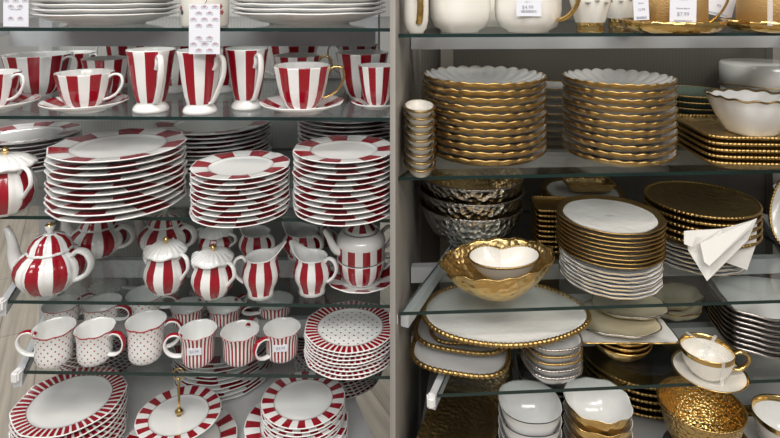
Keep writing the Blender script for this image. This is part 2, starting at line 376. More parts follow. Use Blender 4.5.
# deck
stack('fine', 68, 402, 1.08, 117, 8, BL, 'fine-striped scalloped dinner plate', 'front left deck stack', 0, 'dinner_plate')
stack('fine', 98, 328, 1.32, 84, 9, BL, 'shaded fine-striped plate', 'stack behind front left deck stack', 0, 'dinner_plate')
stack('wide', 222, 336, 1.285, 100, 10, BL, 'shaded striped plate', 'deck stack behind tiered stand', 0, 'dinner_plate')
stack('finedot', 338, 343, 1.285, 88, 10, BL, 'fine-striped plate', 'deck stack at right edge', 0, 'dinner_plate')
zt = stack('medium', 296, 424, 1.075, 104, 4, BL, 'medium-striped large plate', 'deck stack underneath striped salad plates', 0, 'dinner_plate')
stack('medium', 303, 400, 1.075, 84, 6, zt-.002, 'medium-striped salad plate', 'front right deck stack', 0, 'salad_plate')
# tiered stand : two striped plates on a gold rod
t = thing('tiered_stand', 'two-tier red-striped cake stand with thin gold rod on white deck', 'cake stand', (PX(179, 1.07), 1.07, BL))
Z1 = PZ(412, 1.07)-BL; Z0 = .004
for nm, rr, zz in (('lower_plate', .105, Z0), ('upper_plate', .0755, Z1-.010)):
    obj(nm, plate_mesh('medium', rr)[0], t, (0, 0, zz), .2)
rd = obj('rod', turn('rod', [(0, .003), (.004, .003), (.004, Z1), (.0075, Z1), (.0075, Z1+.003), (.0035, Z1+.006), (.0022, Z1+.012), (.0022, Z1+.062), (0, Z1+.063)], [goldsm], 16), t)
obj('ring_handle', sweep('ring_handle', [(.010*cos(q*pi/8), Z1+.071+.010*sin(q*pi/8)) for q in range(16)], [goldsm], .0014, .0014, 1, 8, closed=True), rd)

# ------------------------------------------------------------------ red and white cups and pots
def stripes(n, seg, ks, frac=.5):
    per = seg//n
    return lambda i, k: 1 if (k in ks and (i % per) < per*frac) else 0
def teacup(px, py, Y, wpx, z0, label, rz, gold=False, group='striped teacups on saucers', saucer=None, name='teacup', nst=8):
    r = wpx/2/F*Y; base = z0
    if saucer:
        rs, slab = saucer[0]/2/F*Y, saucer[1]
        pr = [(0, .03), (.42, .03), (.44, 0), (.5, 0), (.53, .04), (.8, .13), (.99, .22), (1, .245), (.98, .25), (.8, .17), (.56, .09), (.5, .065), (0, .065)]
        sm = turn('saucer', [(a*rs, b*rs) for a, b in pr], [white, red], 112, circ, lambda t, k, q, zz: (1-.02*(q > .7*rs)*abs(cos(6*t)), 0), stripes(7, 112, (8, 9)))
        tag(obj('saucer', sm, None, (PX(px, Y), Y, z0+.0004), 1.0), slab, 'saucer', 'striped saucers'); base = z0+.066*rs+.0008
    h = PZ(py, Y)-base
    pr = [(0, .05), (.40, .05), (.42, 0), (.50, 0), (.52, .05), (.66, .14), (.80, .34), (.89, .6), (.95, .82), (1.0, .97), (1.01, 1.0), (.975, 1.0), (.955, .96), (.91, .8), (.84, .6), (.74, .34), (.5, .12), (0, .1)]
    g = thing(name, label, 'cup', (PX(px, Y), Y, base), rz, group)
    wob = lambda t, k, q, zz: (1+.012*cos(nst*2*t)*(k in range(7, 14)), 0)
    obj('bowl', turn('cup', [(a*r, b*h) for a, b in pr], [white, red, goldsm if gold else line], 96, circ, wob, lambda i, k: 2 if k == 10 and gold else stripes(nst, 96, (4, 5, 6, 7, 8, 9) if k < 10 else (13, 14), .5)(i, k)), g)
    m = goldsm if gold else white
    P = [(.86*r, .80*h), (1.12*r, .95*h), (1.42*r, .93*h), (1.50*r, .72*h), (1.30*r, .45*h), (1.0*r, .30*h), (.72*r, .24*h)]
    obj('handle', sweep('handle', P, [m], .0024, .0032, 6, 8), g)
    return g
z = ZL[1]
teacup(-8, 72, 1.05, 50, z, 'striped teacup cut by the left picture edge', R(-12), False, saucer=(86, 'striped saucer under the teacup at the far left edge'))
teacup(85, 72, 1.055, 54, z, 'wide striped teacup on saucer beside tall mugs, white handle', R(-8), saucer=(82, 'striped saucer under the white-handled teacup beside tall mugs'))
teacup(302, 65, 1.045, 56, z, 'striped teacup with gold handle right of tall mugs', R(2), True, saucer=(84, 'striped saucer under the gold-handled teacup'))
teacup(377, 65, 1.08, 38, z, 'striped teacup cut off at the right end of its shelf', R(110), saucer=(52, 'striped saucer under teacup at right end of shelf'))
teacup(38, 54, 1.215, 62, z, 'big striped cup behind the two leftmost teacups', R(-15), nst=9)
teacup(76, 52, 1.365, 38, z, 'small striped cup at the back beyond the big cup', R(-20))
teacup(106, 58, 1.205, 44, z, 'striped cup right behind the white-handled teacup', R(90))
teacup(128, 43, 1.36, 42, z, 'striped cup at back left of tall mugs', R(180))
teacup(297, 55, 1.18, 46, z, 'striped cup directly behind the gold-handled cup', R(10), True)
teacup(293, 44, 1.34, 50, z, 'striped cup furthest back behind the gold-handled cup', R(180))
teacup(362, 52, 1.185, 52, z, 'striped cup between gold-handled cup and right end cup', R(90))
teacup(358, 43, 1.34, 40, z, 'striped cup furthest back near right shelf end', R(180))
def lattemug(px, py, Y, wpx, z0, label, rz, back=False):
    r = wpx/2/F*Y; h = PZ(py, Y)-z0; g = thing('footed_mug', label, 'mug', (PX(px, Y), Y, z0+.0004), rz, 'tall footed striped mugs')
    pr = [(0, .03), (.60, .03), (.62, 0), (.73, 0), (.74, .04), (.66, .09), (.56, .13), (.58, .15), (.68, .28), (.79, .5), (.86, .7), (.94, .9), (1.0, .985), (.99, 1.0), (.95, .985), (.88, .9), (.80, .7), (.7, .45), (.5, .2), (0, .17)]
    obj('body', turn('footed_mug', [(a*r, b*h) for a, b in pr], [white, red, line], 96, circ, lambda t, k, q, zz: (1+.01*cos(12*t)*(k in range(8, 15)), 0), lambda i, k: 2 if k == 4 and 0 else stripes(6, 96, (7, 8, 9, 10, 11))(i+40, k)), g)
    P = [(.86*r, .70*h), (.98*r, .78*h), (1.0*r, .88*h), (1.25*r, .92*h), (1.42*r, .82*h), (1.38*r, .62*h), (1.12*r, .40*h), (.80*r, .20*h), (.62*r, .16*h)]
    obj('handle', sweep('handle', P, [white], .0030, .0055, 6, 10), g)
lattemug(151, 49, 1.055, 47, z, 'tall footed striped mug left of the hanging card', R(-52))
lattemug(200, 50, 1.04, 45, z, 'tall footed striped mug below the hanging bicycle card', R(-28))
lattemug(247, 48, 1.08, 42, z, 'tall footed striped mug right of the hanging card', R(-50))
lattemug(174, 43, 1.25, 36, z, 'tall footed striped mug in second row between front mugs', R(160))
lattemug(222, 42, 1.25, 36, z, 'tall footed striped mug in second row behind hanging card', R(20))

def lobed(n, a): return lambda t, k, q, zz: (1+a*(abs(cos(n*t/2))-.6), 0)
def teapot(px, Y, z0, wpx, label, rz, hh=.070):
    r = wpx/2/F*Y; g = thing('teapot', label, 'teapot', (PX(px, Y), Y, z0+.0004), rz, 'round striped teapots'); s = r/.0576; h = hh
    pr = [(0, .04), (.50, .04), (.52, 0), (.58, 0), (.62, .05), (.82, .20), (.97, .42), (1.0, .58), (.95, .75), (.80, .90), (.62, 1.0), (.58, 1.0), (.56, .97), (0, .95)]
    obj('body', turn('teapot_body', [(a*r, b*h) for a, b in pr], [white, red], 128, circ, lobed(16, .05), stripes(8, 128, range(4, 10))), g)
    lp = [(0, .98), (.58, .99), (.66, 1.0), (.67, 1.03), (.62, 1.06), (.56, 1.20), (.42, 1.34), (.2, 1.41), (0, 1.42)]
    ld = obj('lid', turn('lid', [(a*r, b*h) for a, b in lp], [white, red], 128, circ, lobed(16, .04), stripes(8, 128, range(4, 7))), g)
    kb = [(0, 1.405), (.10, 1.40), (.09, 1.48), (.15, 1.56), (.15, 1.64), (.08, 1.68), (0, 1.69)]
    obj('knob', turn('knob', [(a*r, b*h) for a, b in kb], [white, goldsm], 24, circ, None, lambda i, k: 1 if k >= 4 else 0), ld)
    P = [(-.80*r, .40*h), (-1.12*r, .50*h), (-1.30*r, .80*h), (-1.36*r, 1.10*h), (-1.50*r, 1.38*h), (-1.58*r, 1.46*h)]
    obj('spout', sweep('spout', P, [white], .016*s, .016*s, 6, 16, None, lambda f: 1-.62*min(1, f*1.25) if f < .85 else .335+.6*(f-.85)), g)
    P = [(.80*r, .92*h), (1.02*r, 1.04*h), (1.30*r, .98*h), (1.44*r, .76*h), (1.34*r, .52*h), (1.10*r, .36*h), (.9*r, .30*h)]
    obj('handle', sweep('handle', P, [white], .0045*s, .0085*s, 6, 12), g)
z = ZL[3]
teapot(50, 1.05, z, 64, 'round striped teapot in front with white spout pointing left', R(-10), .070)
teapot(98, 1.19, z, 53, 'round striped teapot behind the front left teapot', R(-8), .0555)
teapot(165, 1.20, z, 50, 'round striped teapot beyond the leftmost sugar bowl', R(-20), .0555)
def sugar(px, py, Y, z0, wpx, label, rz, h=None):
    r = wpx/2/F*Y; g = thing('sugar_bowl', label, 'sugar bowl', (PX(px, Y), Y, z0+.0004), rz, 'striped sugar bowls with fluted lids')
    h = (PZ(py, Y)-z0)/1.28
    pr = [(0, .03), (.52, .03), (.54, 0), (.62, 0), (.68, .06), (.90, .22), (1.0, .42), (.96, .60), (.80, .80), (.74, .9), (.80, .98), (.84, 1.0), (.78, 1.0), (.7, .94), (0, .92)]
    obj('body', turn('sugar_body', [(a*r, b*h) for a, b in pr], [white, red], 112, circ, lobed(14, .03), stripes(7, 112, range(4, 9))), g)
    lp = [(0, .97), (.82, .99), (.96, .97), (1.0, .99), (.97, 1.03), (.6, 1.13), (.25, 1.18), (0, 1.18)]
    ld = obj('lid', turn('lid', [(a*r, b*h) for a, b in lp], [white], 120, circ, lambda t, k, q, zz: (1, .0016*abs(sin(10*t))*(k in (4, 5))-.003*abs(cos(3*t))*(k in (2, 3, 4)))), g)
    kn = [(0, 1.17), (.07, 1.175), (.06, 1.2), (.13, 1.25), (.13, 1.29), (.06, 1.33), (0, 1.34)]
    obj('knob', turn('knob', [(a*r, b*h) for a, b in kn], [goldsm], 20), ld)
    for s in (1, -1):
        P = [(s*.74*r, .84*h), (s*1.0*r, .98*h), (s*1.3*r, .90*h), (s*1.38*r, .68*h), (s*1.15*r, .5*h), (s*.95*r, .36*h)]
        obj('handle', sweep('handle', P, [white], .0028, .0042, 6, 10), g)
sugar(166, 239, 1.045, z, 42, 'small striped sugar bowl with gold knob, between teapot and twin', R(-25))
sugar(213, 247, 1.03, z, 42, 'small striped sugar bowl with gold knob, left of the creamers', R(-30))
sugar(216, 226, 1.2, z, 34, 'small striped sugar bowl in second row behind its twin', R(160))
sugar(5, 150, 1.03, ZL[2], 58, 'striped sugar bowl cut by the left edge on plate shelf', R(-25))
def creamer(px, py, Y, z0, wpx, label, rz):
    r = wpx/2/F*Y; h = PZ(py, Y)-z0; g = thing('creamer_jug', label, 'jug', (PX(px, Y), Y, z0+.0004), rz, 'striped creamer jugs')
    pr = [(0, .04), (.62, .04), (.64, 0), (.72, 0), (.70, .08), (.78, .22), (.96, .40), (1.0, .55), (.93, .72), (.80, .86), (.80, .96), (.84, 1.0), (.79, 1.0), (.74, .95), (.72, .86), (.84, .7), (.9, .55), (.85, .4), (.6, .15), (0, .12)]
    def wob(t, k, q, zz):
        a = 1+.02*(abs(cos(6*t))-.6); up = {9: .15, 10: .6, 11: 1, 12: 1, 13: .6, 14: .15}.get(k, 0)
        b = math.exp(-((t-pi)/.5)**2)
        return (a+.62*up*b, .30*h*up*b-.03*h*up*(1+cos(t))*.5)
    obj('body', turn('creamer', [(a*r, b*h) for a, b in pr], [white, red], 98, circ, wob, stripes(7, 98, range(4, 10))), g)
    P = [(.78*r, .86*h), (1.0*r, .98*h), (1.32*r, .92*h), (1.45*r, .7*h), (1.25*r, .48*h), (.92*r, .34*h)]
    obj('handle', sweep('handle', P, [white], .0028, .0048, 6, 10), g)
creamer(261, 255, 1.03, z, 37, 'striped creamer jug with spout turned right beside sugar bowl', R(190))
creamer(312, 255, 1.04, z, 37, 'striped creamer jug with spout turned left near stacked teapot', R(-20))
creamer(256, 231, 1.175, z, 34, 'striped creamer jug in second row behind right-turned jug', R(-35))
creamer(302, 230, 1.18, z, 40, 'wide-mouthed striped creamer jug in second row near stacked teapot', R(-40))
teacup(322, 241, 1.345, 30, z, 'striped cup on its own between rear jug and stacked teapot', R(-30))
def teaforone(px, Y, z0, wpx, label, rz, saucer=True, sl=None):
    r = wpx/2/F*Y; x = PX(px, Y); zb = z0
    if saucer:
        rs = r*1.5
        pr = [(0, .03), (.42, .03), (.44, 0), (.5, 0), (.53, .04), (.8, .10), (.99, .2), (1, .22), (.98, .225), (.8, .15), (.56, .08), (.5, .06), (0, .06)]
        tag(obj('saucer', turn('saucer', [(a*rs, b*rs) for a, b in pr], [white, red], 112, circ, lambda t, k, q, zz: (1-.02*(q > .7*rs)*abs(cos(6*t)), 0), stripes(7, 112, (8, 9))), None, (x, Y, z0+.0004), 1.0), sl[0], 'saucer'); zb += .062*rs
    c = thing('teacup', sl[1], 'cup', (x, Y, zb+.0008), rz)
    hc = .042
    pr = [(0, .05), (.55, .05), (.57, 0), (.64, 0), (.7, .1), (.9, .4), (.98, .75), (1, .98), (.97, 1.0), (.93, .95), (.9, .7), (.8, .4), (.5, .15), (0, .12)]
    obj('bowl', turn('cup', [(a*r, b*hc) for a, b in pr], [white, red], 120, circ, None, stripes(10, 120, (4, 5, 6))), c)
    obj('handle', sweep('handle', [(.9*r, .8*hc), (1.25*r, .9*hc), (1.4*r, .6*hc), (1.1*r, .3*hc), (.85*r, .35*hc)], [white], .0026, .004, 6, 8), c)
    g = thing('small_teapot', label, 'teapot', (x, Y, zb+.0008+hc), rz)
    hp = .05
    pr = [(0, .02), (.86, .02), (.98, .03), (1.0, .08), (1.0, .55), (1.03, .62), (.97, .80), (.80, .98), (.72, 1.0), (.7, .97), (0, .95)]
    obj('body', turn('pot', [(a*r, b*hp) for a, b in pr], [white, red], 120, circ, lambda t, k, q, zz: (1+.008*sin(60*t)*(k in (5, 6)), 0), stripes(10, 120, (2, 3))), g)
    lp = [(0, 1.0), (.66, 1.0), (.70, 1.03), (.6, 1.08), (.45, 1.25), (.2, 1.36), (0, 1.38)]
    ld = obj('lid', turn('lid', [(a*r, b*hp) for a, b in lp], [white, red], 96, circ, None, stripes(6, 96, (3, 4))), g)
    obj('knob', sweep('knob', [(-.14*r, 1.34*hp), (-.22*r, 1.55*hp), (0, 1.70*hp), (.22*r, 1.55*hp), (.14*r, 1.34*hp)], [white], .0022, .003, 5, 8), ld)
    obj('spout', sweep('spout', [(-.85*r, .35*hp), (-1.15*r, .5*hp), (-1.4*r, .95*hp), (-1.6*r, 1.25*hp)], [white], .009, .009, 6, 12, None, lambda f: 1-.55*f), g)
    obj('handle', sweep('handle', [(.95*r, .8*hp), (1.3*r, .95*hp), (1.45*r, .6*hp), (1.2*r, .25*hp), (.95*r, .2*hp)], [white], .003, .005, 6, 8), g)
teaforone(361, 1.07, z, 48, 'small striped teapot stacked on a matching cup, white loop knob', R(25), True, ('striped saucer under the stacked cup and teapot', 'striped cup beneath the small loop-knobbed teapot'))
teaforone(352, 1.335, z, 40, 'small striped teapot furthest back at the right end', R(10), False, (None, 'striped cup beneath the rear small teapot'))

def mug(px, py, Y, wpx, z0, kind, label, rz, tagcard=False, drop=0):
    r = wpx/2/F*Y; h = PZ(py, Y)-z0; g = thing('mug', label, 'mug', (PX(px, Y), Y, z0+.0004), rz, ('dotted' if kind == 'dot' else 'narrow-striped')+' mugs on the fifth shelf')
    pr = [(0, .03), (.56, .03), (.58, 0), (.66, 0), (.74, .03), (.84, .12), (.86, .3), (.87, .6), (.92, .85), (.985, .955), (1.0, .985), (.99, 1.0), (.955, .985), (.90, .85), (.83, .6), (.81, .3), (.7, .1), (0, .07)]
    wob = lambda t, k, q, zz: (1+.02*(abs(cos(4*t))-.5)*(k in range(8, 14)), -.0012*abs(cos(4*t))*(k in (9, 10, 11, 12)))
    if kind == 'dot': pick = lambda i, k: 1 if k in (9, 10) else (2 if 3 <= k <= 8 else 0)
    else: pick = lambda i, k: 1 if k == 10 or (3 <= k <= 9 and i % 4 < 2) else 0
    me = turn('mug', [(a*r, b*h) for a, b in pr], [white, rosy if kind == 'dot' else red, dotmug], 96 if kind == 'dot' else 112, circ, wob, pick, True)
    if kind == 'dot':
        for d in me.uv_layers[0].data: d.uv = (d.uv[0], d.uv[1]/(r*6.283/17*9/1.0)*1.0)
    obj('body', me, g)
    P = [(.84*r, .80*h), (1.15*r, .90*h), (1.52*r, .86*h), (1.72*r, .66*h), (1.62*r, .42*h), (1.28*r, .26*h), (.84*r, .22*h)]
    obj('handle', sweep('handle', P, [white, red], .0030, .0055, 6, 12, (0, 1, 10, 11)), g)
    if tagcard:
        c = obj('price_sticker', boxm('sticker', -.0125, .0125, -.0005, .0005, -.006, .006, card), g, (cos(-pi/2-rz+.1)*(r*.885), sin(-pi/2-rz+.1)*(r*.885), h*.60)); c.rotation_euler = (0, 0, -rz+.1); c['label'] = 'white price sticker'
        text('$4.99', .007, greyink, c, (0, -.0007, 0), name='lettering')
z = ZL[4]
mug(54, 327, 1.035, 40, z, 'dot', 'dotted white mug in front row with handle on left, leftmost', R(187))
mug(95, 327, 1.04, 38, z, 'dot', 'dotted white mug in front row, second from left', R(-12))
mug(146, 320, 1.045, 39, z, 'dot', 'dotted white mug in front row, third with handle right', R(12))
mug(62, 303, 1.155, 36, z, 'dot', 'dotted white mug behind the leftmost mug', R(50))
mug(102, 302, 1.16, 37, z, 'dot', 'dotted white mug behind the second mug', R(-12))
mug(146, 293, 1.20, 38, z, 'dot', 'dotted white mug behind the third mug', R(-5))
mug(108, 286, 1.30, 38, z, 'dot', 'dotted white mug at the back near the upright', R(-10))
mug(198, 329, 1.035, 37, z, 'str', 'narrow-striped mug with sticker and handle on its left', R(192), True)
mug(240, 330, 1.04, 38, z, 'str', 'narrow-striped mug without sticker in the front row', R(75))
mug(282, 327, 1.05, 37, z, 'str', 'narrow-striped mug with sticker beside the dotted plates', R(226), True)
mug(188, 305, 1.155, 34, z, 'str', 'narrow-striped mug behind the left striped mug', R(60))
mug(225, 305, 1.16, 34, z, 'str', 'narrow-striped mug behind the middle striped mug', R(60))
mug(275, 300, 1.19, 37, z, 'str', 'narrow-striped mug behind the right striped mug', R(200))
mug(206, 290, 1.29, 32, z, 'str', 'narrow-striped mug at the back in third row', R(80))

# cream jar with hanging bicycle card, card at left
def bicycle(parent, x, z, s, y=-.0009):
    g = obj('bicycle_print', None, parent, (x, y, z))
    me = []
    for sx in (-1, 1):
        me.append(sweep('wheel', [(sx*.0026*s+.0021*s*cos(q*pi/6), .0021*s*sin(q*pi/6)) for q in range(12)], [greyink], .00030*s, .00012, 1, 6, closed=True))
    fr = sweep('frame', [(-.0026*s, 0), (-.001*s, .0032*s), (.0014*s, .003*s), (0, 0), (-.001*s, .0032*s), (.0014*s, .003*s), (.0026*s, 0)], [pinkink], .00040*s, .00012, 1, 6)
    bm = bmesh.new()
    for q in me: q.polygons.foreach_set('material_index', [1]*len(q.polygons))
    for q in me+[fr]: bm.from_mesh(q)
    out = bpy.data.meshes.new('bicycle_print'); bm.to_mesh(out); bm.free(); out.materials.append(pinkink); out.materials.append(greyink)
    bpy.data.objects.remove(g); return obj('bicycle_print', out, parent, (x, y, z))
def bikecard(px0, px1, py0, py1, Y, label, skip, rz=0):
    cx = PX((px0+px1)/2, Y); z0, z1 = PZ(py1, Y), PZ(py0, Y); hw = (px1-px0)/2/F*Y
    t = tag(obj('hanging_card', boxm('card', -hw, hw, -.0006, .0006, z0-(z0+z1)/2, z1-(z0+z1)/2, card), None, (cx, Y, (z0+z1)/2)), label, 'tag')
    hh = (z1-z0)/2; rows = int(2*hh/.0105)
    for a in range(rows):
        zz = hh-.006-a*.0105
        if skip[0] < a < skip[1]: continue
        for b in range(-2, 3):
            xx = b*.0185+(.009 if a % 2 else 0)
            if abs(xx) < hw-.005: bicycle(t, xx, zz, 1.15)
    for q in (0, 1, 2):
        text('SWEET & COSY'[:12] if q == 0 else '- - - - - -', .0042, greyink, t, (0, -.0008, hh-.006-(skip[0]+skip[1])/2*.0105+.004-q*.004)) if 0 else None
    t.rotation_euler = (0, 0, rz)
    return t
z = ZL[0]
j = thing('storage_jar', 'cream floral jar between the white platter stacks', 'jar', (PX(205, 1.045), 1.045, z+.0004))
obj('body', turn('jar', [(0, .004), (.03, .004), (.032, 0), (.039, 0), (.0425, .004), (.043, .09), (.04, .10), (.037, .098), (.038, .01), (0, .008)], [cream], 64), j)
for q, (a, zz, mm) in enumerate(((-.62, .036, red), (-.72, .028, ink), (-2.45, .034, red), (-2.35, .026, ink), (-.55, .026, rosy))):
    f = obj('printed_flower', turn('flower', [(0, 0), (.004, 0), (.003, .0006), (0, .0008)], [mm], 30, circ, lambda t, k, q_, z_: (1+.3*cos(5*t), 0)), j, (.0432*cos(a), .0432*sin(a), zz)); f.rotation_euler = (pi/2, 0, a+pi/2)
c = bikecard(189, 220, 4, 54, .985, 'white card printed with pink bicycles hanging over the shelf edge', (3.6, 4.7))
text('home & garden', .0036, greyink, c, (.002, -.0008, -.021)); text('collection', .003, greyink, c, (.002, -.0008, -.025))
obj('string', sweep('string', [(0, -.0, .042), (.002, .004, .047), (0, .009, .051), (0, .0145, .053)], [ink], .0005, .0005, 5, 6), c, (0, 0, 0))
c = bikecard(2, 30, -6, 23, 1.02, 'white card with pink bicycles standing at the shelf left end', (1.5, 2.6), R(-8))
text('home & garden', .0036, greyink, c, (0, -.0008, .0045))
c.location.z = z+.0268

# ------------------------------------------------------------------ gold, cream and silver tableware
def put(name, label, cat, px, Y, z, rz=0, group=None): return thing(name, label, cat, (PX(px, Y), Y, z+.0004), rz, group)
z = ZR[0]
def creampot(px, Y, wpx, h, label, name='mug', sq=2.6, hrz=None, back=False, cat='mug'):
    r = wpx/2/F*Y; g = put(name, label, cat, px, Y, z, hrz or 0)
    pr = [(0, .03), (.50, .03), (.52, 0), (.62, 0), (.64, .04), (.85, .12), (.97, .30), (1.0, .5), (.99, .8), (1.0, 1.0), (.97, 1.0), (.95, .8), (.95, .5), (.9, .3), (.6, .1), (0, .09)]
    obj('body', turn('body', [(a*r, b*h) for a, b in pr], [cream], 72, sup(sq)), g)
    P = [(.95*r, .85*h), (1.3*r, .98*h), (1.62*r, .85*h), (1.60*r, .62*h), (1.35*r, .38*h), (1.02*r, .27*h)]
    obj('handle', sweep('handle', P, [goldm], .0042, .006, 6, 12), g); return g, r
creampot(416, 1.02, 25, .072, 'narrow cream mug with gold handle standing against the side panel', hrz=R(-80), sq=2.1)
creampot(460, 1.05, 56, .082, 'cream squarish mug between the panel-side mug and the price stickered mug', hrz=R(115))
creampot(492, 1.22, 48, .075, 'cream mug standing behind the squarish cream mugs', hrz=R(15))
g, r = creampot(528, 1.05, 62, .082, 'cream mug with gold handle and white price sticker', hrz=R(-38))
st = obj('price_sticker', boxm('sticker', -.021, .021, -.0006, .0006, -.0145, .0145, card, .0004), g, (0, 0, 0)); st.location = (cos(R(-90-12+38))*r*1.10, sin(R(-90-12+38))*r*1.10, .045); st['label'] = 'white price sticker'
st.rotation_euler = (0, 0, R(38-10))
def barcode(parent, zc, wd, hh, y=-.0009, n=15):
    me = []; bm = bmesh.new(); x = -wd/2; rr = random.Random(3)
    while x < wd/2:
        w_ = rr.choice((.0004, .0007, .001))*wd/.03; b0 = bm.verts.new((x, y, zc-hh/2)); b1 = bm.verts.new((x+w_, y, zc-hh/2)); b2 = bm.verts.new((x+w_, y, zc+hh/2)); b3 = bm.verts.new((x, y, zc+hh/2)); bm.faces.new((b0, b1, b2, b3)); x += w_+rr.choice((.0004, .0008))*wd/.03
    m = bpy.data.meshes.new('barcode'); bm.to_mesh(m); bm.free(); m.materials.append(greyink); obj('barcode', m, parent)
text('$4.99', .0085, greyink, st, (-.002, -.0009, .001)); barcode(st, -.006, .026, .0045)
text('001 2', .0035, greyink, st, (-.002, -.0009, .010))
for px, Y, wp, lab in ((590, 1.055, 40, 'cream tapered mug with gold foot and small black bows'), (622, 1.2, 40, 'cream tapered mug in shade behind the gold-footed mug')):
    r = wp/2/F*Y; g = put('footed_mug', lab, 'mug', px, Y, z, 0, None); h = .088
    pr = [(0, .03), (.55, .03), (.57, 0), (.66, 0), (.67, .03), (.62, .09), (.66, .17), (.72, .2), (.98, .6), (1.15, 1.0), (1.12, 1.0), (.95, .6), (.6, .22), (0, .2)]
    obj('body', turn('body', [(a*r, b*h) for a, b in pr], [cream, goldsm], 72, circ, lambda t, k, q, zz: (1+.04*(abs(cos(5*t))-.5)*(k > 6), 0), lambda i, k: 1 if 2 <= k <= 6 else 0), g)
    for a in (-2.5, -2.0, -1.57, -1.1, -.6):
        for s in (-1, 1):
            q = obj('painted_bow', sweep('bow', [(0, 0), (s*.003, .0016), (s*.0045, 0), (s*.003, -.0014), (0, 0), (s*.002, -.004)], [ink], .0004, .0002, 3, 6), g, (r*1.05*cos(a), r*1.05*sin(a), h*.62+.002*sin(a*7)))
            q.rotation_euler = (-.2, 0, a+pi/2)
def goldcup(px, Y, ws, wc, lab, slab, strap=False):
    rs = ws/2/F*Y; rc = wc/2/F*Y
    pr = [(0, .03), (.5, .03), (.52, 0), (.72, 0), (.9, .06), (.99, .16), (1.0, .24), (.975, .25), (.92, .14), (.7, .10), (.5, .07), (0, .07)]
    tag(obj('saucer', turn('saucer', [(a*rs, b*rs) for a, b in pr], [goldm], 96), None, (PX(px, Y), Y, z+.0004)), slab, 'saucer', 'gold saucers')
    g = thing('teacup', lab, 'cup', (PX(px, Y), Y, z+.108*rs+.001), R(-30)); h = .07
    pr = [(0, .02), (.9, .02), (.94, 0), (1.0, .03), (1.0, .97), (.99, 1), (.96, 1), (.95, .1), (0, .08)]
    obj('body', turn('cup', [(a*rc, b*h) for a, b in pr], [glitter, goldsm], 64), g)
    obj('handle', sweep('handle', [(.98*rc, .85*h), (1.3*rc, .95*h), (1.5*rc, .75*h), (1.3*rc, .35*h), (.98*rc, .1*h)], [goldsm], .0022, .0035, 6, 10), g)
    return g
goldcup(671, 1.05, 98, 66, 'gold glitter cup with two price tags on gold saucer', 'wide gold saucer under the glitter cup with price tags')
goldcup(773, 1.07, 92, 64, 'gold glitter cup with a white tape strip at right end', 'gold saucer under the taped glitter cup at right end')
def tagc(px, py0, py1, wpx, Y, lab, lines, tilt=0):
    z0, z1 = PZ(py1, Y), PZ(py0, Y); hw = wpx/2/F*Y; hh = (z1-z0)/2
    t = tag(obj('price_tag', boxm('tag', -hw, hw, -.0005, .0005, -hh, hh, card), None, (PX(px, Y), Y, (z0+z1)/2)), lab, 'tag'); t.rotation_euler = (0, tilt, -.05)
    for (b, s_, dz) in lines: text(b, s_, greyink, t, (0, -.0008, dz*hh))
    barcode(t, -.82*hh, hw*1.4, hh*.18)
z = ZR[0]
tagc(683, -6, 24, 26, .975, 'white price tag hanging on the front of the glitter cup', [('$7.99', .009, -.35), ('home decor', .0045, .05), ('- - - -', .006, .6)], .02)
tagc(641, -6, 20, 15, 1.0, 'narrow white price tag left of the wide price tag', [('12.99', .006, -.2), ('decor', .004, .3)], -.05)
tagc(719, -6, 16, 30, 1.15, 'tilted white price tag between the two glitter cups', [('99', .009, -.1)], .25)
tag(obj('tape_strip', boxm('tape', -.0045, .0045, -.0003, .0003, -.030, .030, plastic), None, (PX(767, 1.0), .992, PZ(8, 1.0))), 'white translucent tape strip down the front of right glitter cup', 'tape')

z = ZR[1]
stack('flute', 485, 75, 1.12, 124, 11, z, 'fluted gold-edged plate', 'tall left fluted stack', 0, 'fluted_plate')
stack('flute', 620, 77, 1.11, 116, 11, z, 'fluted gold-edged plate', 'tall right fluted stack', .3, 'fluted_plate')
stack('ripple', 553, 84, 1.36, 60, 6, z, 'gold-rimmed plate', 'stack in the gap behind fluted stacks', 0, 'plate')
# oval dishes beside the side panel
def dish(name, rx, b, h, rimm, beads=0, outl=None, body=cream, inner=None, base=.55, seg=96, wob=None, th=.0025):
    pr = [(0, th*.6), (base*rx-.002, th*.6), (base*rx, 0), (base*rx+.003, 0), (rx*(base+.12), h*.14), (rx*.86, h*.5), (rx*.97, h*.88), (rx, h), (rx-.002, h+.001), (rx-.0045, h*.93), (rx*.82, h*.5), (rx*(base+.05), h*.2), (rx*.3, th*1.5+.001), (0, th*1.5+.001)]
    return turn(name, pr, [body, rimm, inner or body], seg, outl or ell(b), wob, lambda i, k: 1 if k == 7 else (2 if k >= 8 else 0))
me = dish('oval_dish', .027, 2.0, .017, bronzesm)
bd = ringbeads('beaded_rim', .0272, .0165, [bronzesm], 44, .0019, ell(2.0), None, 6, .3)
for i in range(9):
    zz = z+.0125*(8-i)+.0004
    o = tag(obj('oval_dish', me, None, (.052+.0005*(i % 3), 1.03, zz)), 'cream oval dish with beaded gilt rim, %s in stack against side panel' % (ORD[i] if i < 8 else 'bottom one'), 'dish', 'oval dishes against the side panel')
    obj('beaded_rim', bd, o)
# green plates with gold rim
me = dish('green_plate', .078, 1, .022, bronzesm, body=green); bd = ringbeads('beaded_rim', .078, .022, [bronzesm], 60, .0024)
for i in range(6):
    o = tag(obj('green_plate', me, None, (PX(692, 1.33), 1.33, z+.0004+.0135*(5-i))), 'dark green plate with gilt beaded rim, %s behind right fluted stack' % (ORD[i] if i < 5 else 'bottom one'), 'plate', 'green plates behind the fluted stack')
    obj('beaded_rim', bd, o)
